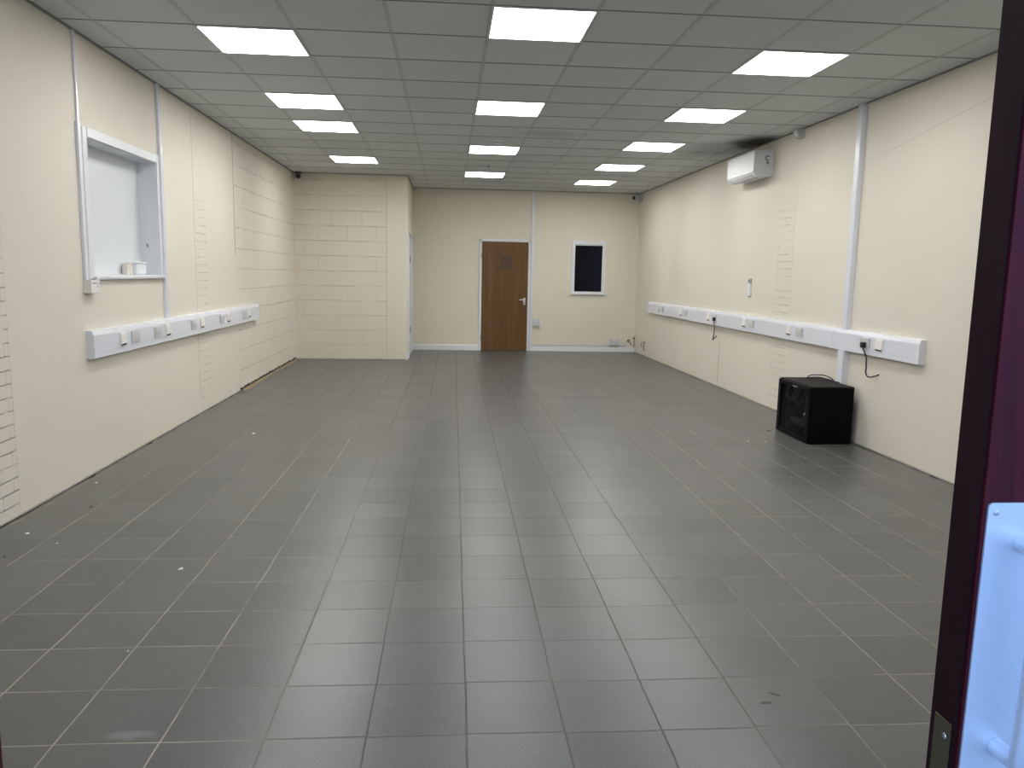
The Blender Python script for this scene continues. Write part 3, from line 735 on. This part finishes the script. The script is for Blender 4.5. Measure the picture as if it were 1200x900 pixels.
# ================================================================== RACK CABINET
x0, x1, y0, y1, z1 = 3.062, 3.452, 6.290, 6.925, .497
t = thing('server_cabinet', (3.26, 6.6, 0), 'black wall rack cabinet with glass door standing on the floor', 'cabinet')
bm = B_()
box(bm, (x0 + .02, y0, .0), (x1, y0 + .012, z1 - .012), .003, 2)
link('side_panel', bm, M['black_metal'], t)
link('side_panel', box(B_(), (x0 + .02, y1 - .012, 0), (x1, y1, z1 - .012), .003, 2), M['black_metal'], t)
bx('back_panel', (x1 - .012, y0 + .012, .004), (x1 - .001, y1 - .012, z1 - .012), M['black_metal'], t)
bx('bottom_panel', (x0 + .02, y0 + .012, .002), (x1 - .012, y1 - .012, .02), M['black_metal'], t)
bx('top_panel', (x0 + .012, y0 - .002, z1 - .014), (x1, y1 + .002, z1), M['black_top'], t, .005, 3)
# door frame on the face turned to the room
fw = .062
bm = B_()
for a, b in (((x0, y0, .008), (x0 + .018, y0 + fw, z1 - .012)), ((x0, y1 - fw * .7, .008), (x0 + .018, y1, z1 - .012)), ((x0, y0 + fw, .008), (x0 + .018, y1 - fw * .7, .040)), ((x0, y0 + fw, z1 - .045), (x0 + .018, y1 - fw * .7, z1 - .012))): box(bm, a, b, .002)
dr = link('door', bm, M['black_metal'], t)
bx('glass', (x0 + .008, y0 + fw - .004, .036), (x0 + .012, y1 - fw * .7 + .004, z1 - .041), M['glass'], dr)
bm = B_()
for a, b in (((x0 - .0015, y0 + fw, .038), (x0 + .001, y0 + fw + .006, z1 - .043)), ((x0 - .0015, y1 - fw * .7 - .006, .038), (x0 + .001, y1 - fw * .7, z1 - .043)), ((x0 - .0015, y0 + fw, .038), (x0 + .001, y1 - fw * .7, .043))): box(bm, a, b)
link('glazing_strip', bm, M['rail'], dr)
lk = link('lock', lathe(B_(), (x0, y0 + .070, .250), (-1, 0, 0), [(0, .012), (.006, .011), (.008, .006)], 16), M['chrome'], dr)
bx('lock_tab', (x0 - .006, y0 + .060, .215), (x0, y0 + .080, .238), M['black_plastic'], lk, .002)
bx('maker_plate', (x0 - .002, 6.53, .455), (x0 + .0005, 6.63, .466), M['chrome'], dr, label='small silver plate')
for yy in (y0 + .075, y1 - .085):
    bm = B_(); box(bm, (x0 + .06, yy, .025), (x0 + .085, yy + .018, z1 - .02)); rl = link('mounting_rail', bm, M['rail'], t)
bx('shelf', (x0 + .05, y0 + .02, .11), (x1 - .03, y1 - .02, .116), M['black_metal'], t)
random.seed(11)
t2 = thing('network_cable', (x0 + .09, 6.75, .32), 'coil of grey blue network cable hanging inside the glass cabinet', 'cable')
for k in range(4):
    pts = []
    for i in range(15):
        a = 2 * PI * i / 14; pts.append((x0 + .045 + .012 * k, 6.76 + math.cos(a) * (.085 + .008 * k) + .012 * random.random(), .385 + math.sin(a) * (.055 + .006 * k) - .05 * math.cos(a) * .5))
    link('loop', tube(B_(), pts, .0055, 8, 4), M['cablegrey'], t2, smooth=True)
link('loop', tube(B_(), [(x0 + .05, 6.69, .36), (x0 + .05, 6.62, .30), (x0 + .06, 6.55, .33), (x0 + .055, 6.50, .43)], .006, 8), M['cablegrey'], t2, smooth=True)
t2 = thing('power_strip', (x0 + .1, 6.68, .116), 'dark power strip lying tilted on the shelf inside the cabinet', 'power strip')
bm = B_(); box(bm, (x0 + .07, 6.50, .117), (x0 + .12, 6.80, .152), .004); link('strip_body', bm, M['grey_mark'], t2)
link('power_lead', tube(B_(), [(x0 + .095, 6.80, .135), (x0 + .08, 6.84, .17), (x0 + .06, 6.80, .23), (x0 + .06, 6.70, .19)], .005, 8), M['cablegrey'], t2, smooth=True)
t = thing('cable_bundle', (3.37, 6.72, z1), 'loop of black cable lying on top of the rack cabinet', 'cable')
link('cable', tube(B_(), [(3.30, 6.86, z1 + .006), (3.34, 6.87, z1 + .026), (3.40, 6.80, z1 + .038), (3.43, 6.70, z1 + .030), (3.435, 6.62, z1 + .008), (3.42, 6.60, z1 + .006)], .0055, 8), M['rubber'], t, smooth=True)
link('cable', tube(B_(), [(3.28, 6.82, z1 + .006), (3.33, 6.83, z1 + .012), (3.38, 6.77, z1 + .020), (3.42, 6.68, z1 + .012), (3.43, 6.60, z1 + .006), (3.436, 6.53, z1 + .006)], .005, 8), M['rubber'], t, smooth=True)

# ================================================================== LITTER
def chip(x, y, r, mat, name, label, cat, flat=.35, seed=1):
    random.seed(seed); bm = B_(); n = 7; top = []; bot = []; r *= .78
    for k in range(n):
        a = 2 * PI * k / n; rr = r * (.6 + .6 * random.random())
        bot.append(bm.verts.new((x + math.cos(a) * rr, y + math.sin(a) * rr * .8, .0005)))
        top.append(bm.verts.new((x + math.cos(a) * rr * .7, y + math.sin(a) * rr * .55, .0005 + r * flat * (.5 + .5 * random.random()))))
    c = bm.verts.new((x, y, .0005 + r * flat))
    for k in range(n):
        bm.faces.new((bot[k], bot[(k + 1) % n], top[(k + 1) % n], top[k])); bm.faces.new((top[k], top[(k + 1) % n], c))
    bm.faces.new(list(reversed(bot)))
    tag(link(name, bm, mat, origin=(x, y, 0)), label, cat, 'litter on the floor')
chip(-1.658, 6.705, .022, M['chip'], 'paper_scrap', 'white scrap of paper on the tiles below the recess wall sockets', 'litter', .3, 1)
chip(-2.273, 5.121, .014, M['chip'], 'plaster_chip', 'white plaster chip on the floor close under the dado trunking end', 'litter', .5, 2)
chip(-2.196, 4.128, .018, M['chip'], 'plaster_chip', 'white plaster flake nearest the bare brick patch by the wall', 'litter', .25, 3)
chip(-1.968, 3.965, .009, M['chip'], 'plaster_chip', 'tiny white crumb one tile away from the brick patch flake', 'litter', .5, 4)
chip(-1.238, 3.596, .016, M['chip'], 'paper_scrap', 'curled white paper shred on a tile between pale grout lines', 'litter', .5, 5)
chip(-2.124, 3.778, .010, M['scuff'], 'dirt_lump', 'small black lump of dirt by the brick patch wall', 'litter', .5, 6)
chip(-1.163, 2.793, .007, M['chip'], 'plaster_chip', 'tiny white crumb on a pale grout crossing near the entrance', 'litter', .5, 7)
chip(2.601, 6.417, .012, M['chip'], 'plaster_chip', 'pale chip on the tiles in front of the rack cabinet', 'litter', .4, 8)
chip(2.739, 6.383, .009, M['chip'], 'plaster_chip', 'pale chip closer to the rack cabinet door', 'litter', .4, 9)
chip(2.971, 6.863, .030, M['leaf_dry'], 'dry_leaf', 'dry brown leaf on the floor at the far cabinet corner', 'leaf', .3, 10)
chip(-2.075, 4.59, .013, M['scuff'], 'dirt_lump', 'black crumb two tiles out from the wall below the dado trunking end', 'litter', .5, 12)
# flattened scuff marks and one paint smear in the tile surface
def smear(name, pts, w, mat):
    bm = B_(); prev = None
    for i, (x, y) in enumerate(pts):
        ww = w * math.sin(PI * (i + .6) / (len(pts) + .2))
        cur = (bm.verts.new((x, y - ww, .0006)), bm.verts.new((x, y + ww, .0006)))
        if prev: bm.faces.new((prev[0], cur[0], cur[1], prev[1]))
        prev = cur
    link(name, bm, mat, bpy.data.objects['floor'])['kind'] = 'structure'
smear('scuff_mark', [(1.095, 2.402), (1.108, 2.390), (1.122, 2.380), (1.130, 2.378)], .008, M['scuff'])
smear('scuff_mark', [(1.042, 2.333), (1.056, 2.336), (1.072, 2.335), (1.082, 2.337)], .008, M['scuff'])

# ================================================================== LIGHT FROM OUTSIDE, CAMERA
w = bpy.data.worlds.new('overcast_sky'); scn.world = w; w.use_nodes = True
nt = w.node_tree; bg = nt.nodes['Background']
tc = nt.nodes.new('ShaderNodeTexCoord'); sp = nt.nodes.new('ShaderNodeSeparateXYZ'); mr = nt.nodes.new('ShaderNodeMapRange'); mx = nt.nodes.new('ShaderNodeMix'); mx.data_type = 'RGBA'
nt.links.new(tc.outputs['Generated'], sp.inputs[0]); nt.links.new(sp.outputs[2], mr.inputs[0]); mr.inputs[1].default_value = -.2; mr.inputs[2].default_value = .6
nt.links.new(mr.outputs[0], mx.inputs[0]); mx.inputs[6].default_value = (.30, .46, .85, 1); mx.inputs[7].default_value = (.34, .56, 1.0, 1)
nt.links.new(mx.outputs[2], bg.inputs[0]); bg.inputs[1].default_value = 2.5

cam = bpy.data.cameras.new('camera'); co = bpy.data.objects.new('camera', cam); COL.objects.link(co)
cam.sensor_fit = 'HORIZONTAL'; cam.sensor_width = 36; cam.lens = 911.56 / 1200 * 36; cam.clip_start = .02
R = ((0.99657068, 0.08244384, -0.00706184), (-0.08062513, 0.98668459, 0.14125549), (0.01861347, -0.14020172, 0.98994799))
mat = Matrix.Identity(4)
for i in range(3):
    mat[i][0] = R[i][0]; mat[i][1] = R[i][2]; mat[i][2] = -R[i][1]
mat[2][3] = 1.3976
co.matrix_world = mat
scn.camera = co

scn.view_settings.view_transform = 'Standard'
scn.view_settings.look = 'None'
scn.view_settings.exposure = 0
scn.cycles.max_bounces = 10
scn.cycles.diffuse_bounces = 6
scn.cycles.use_denoising = True
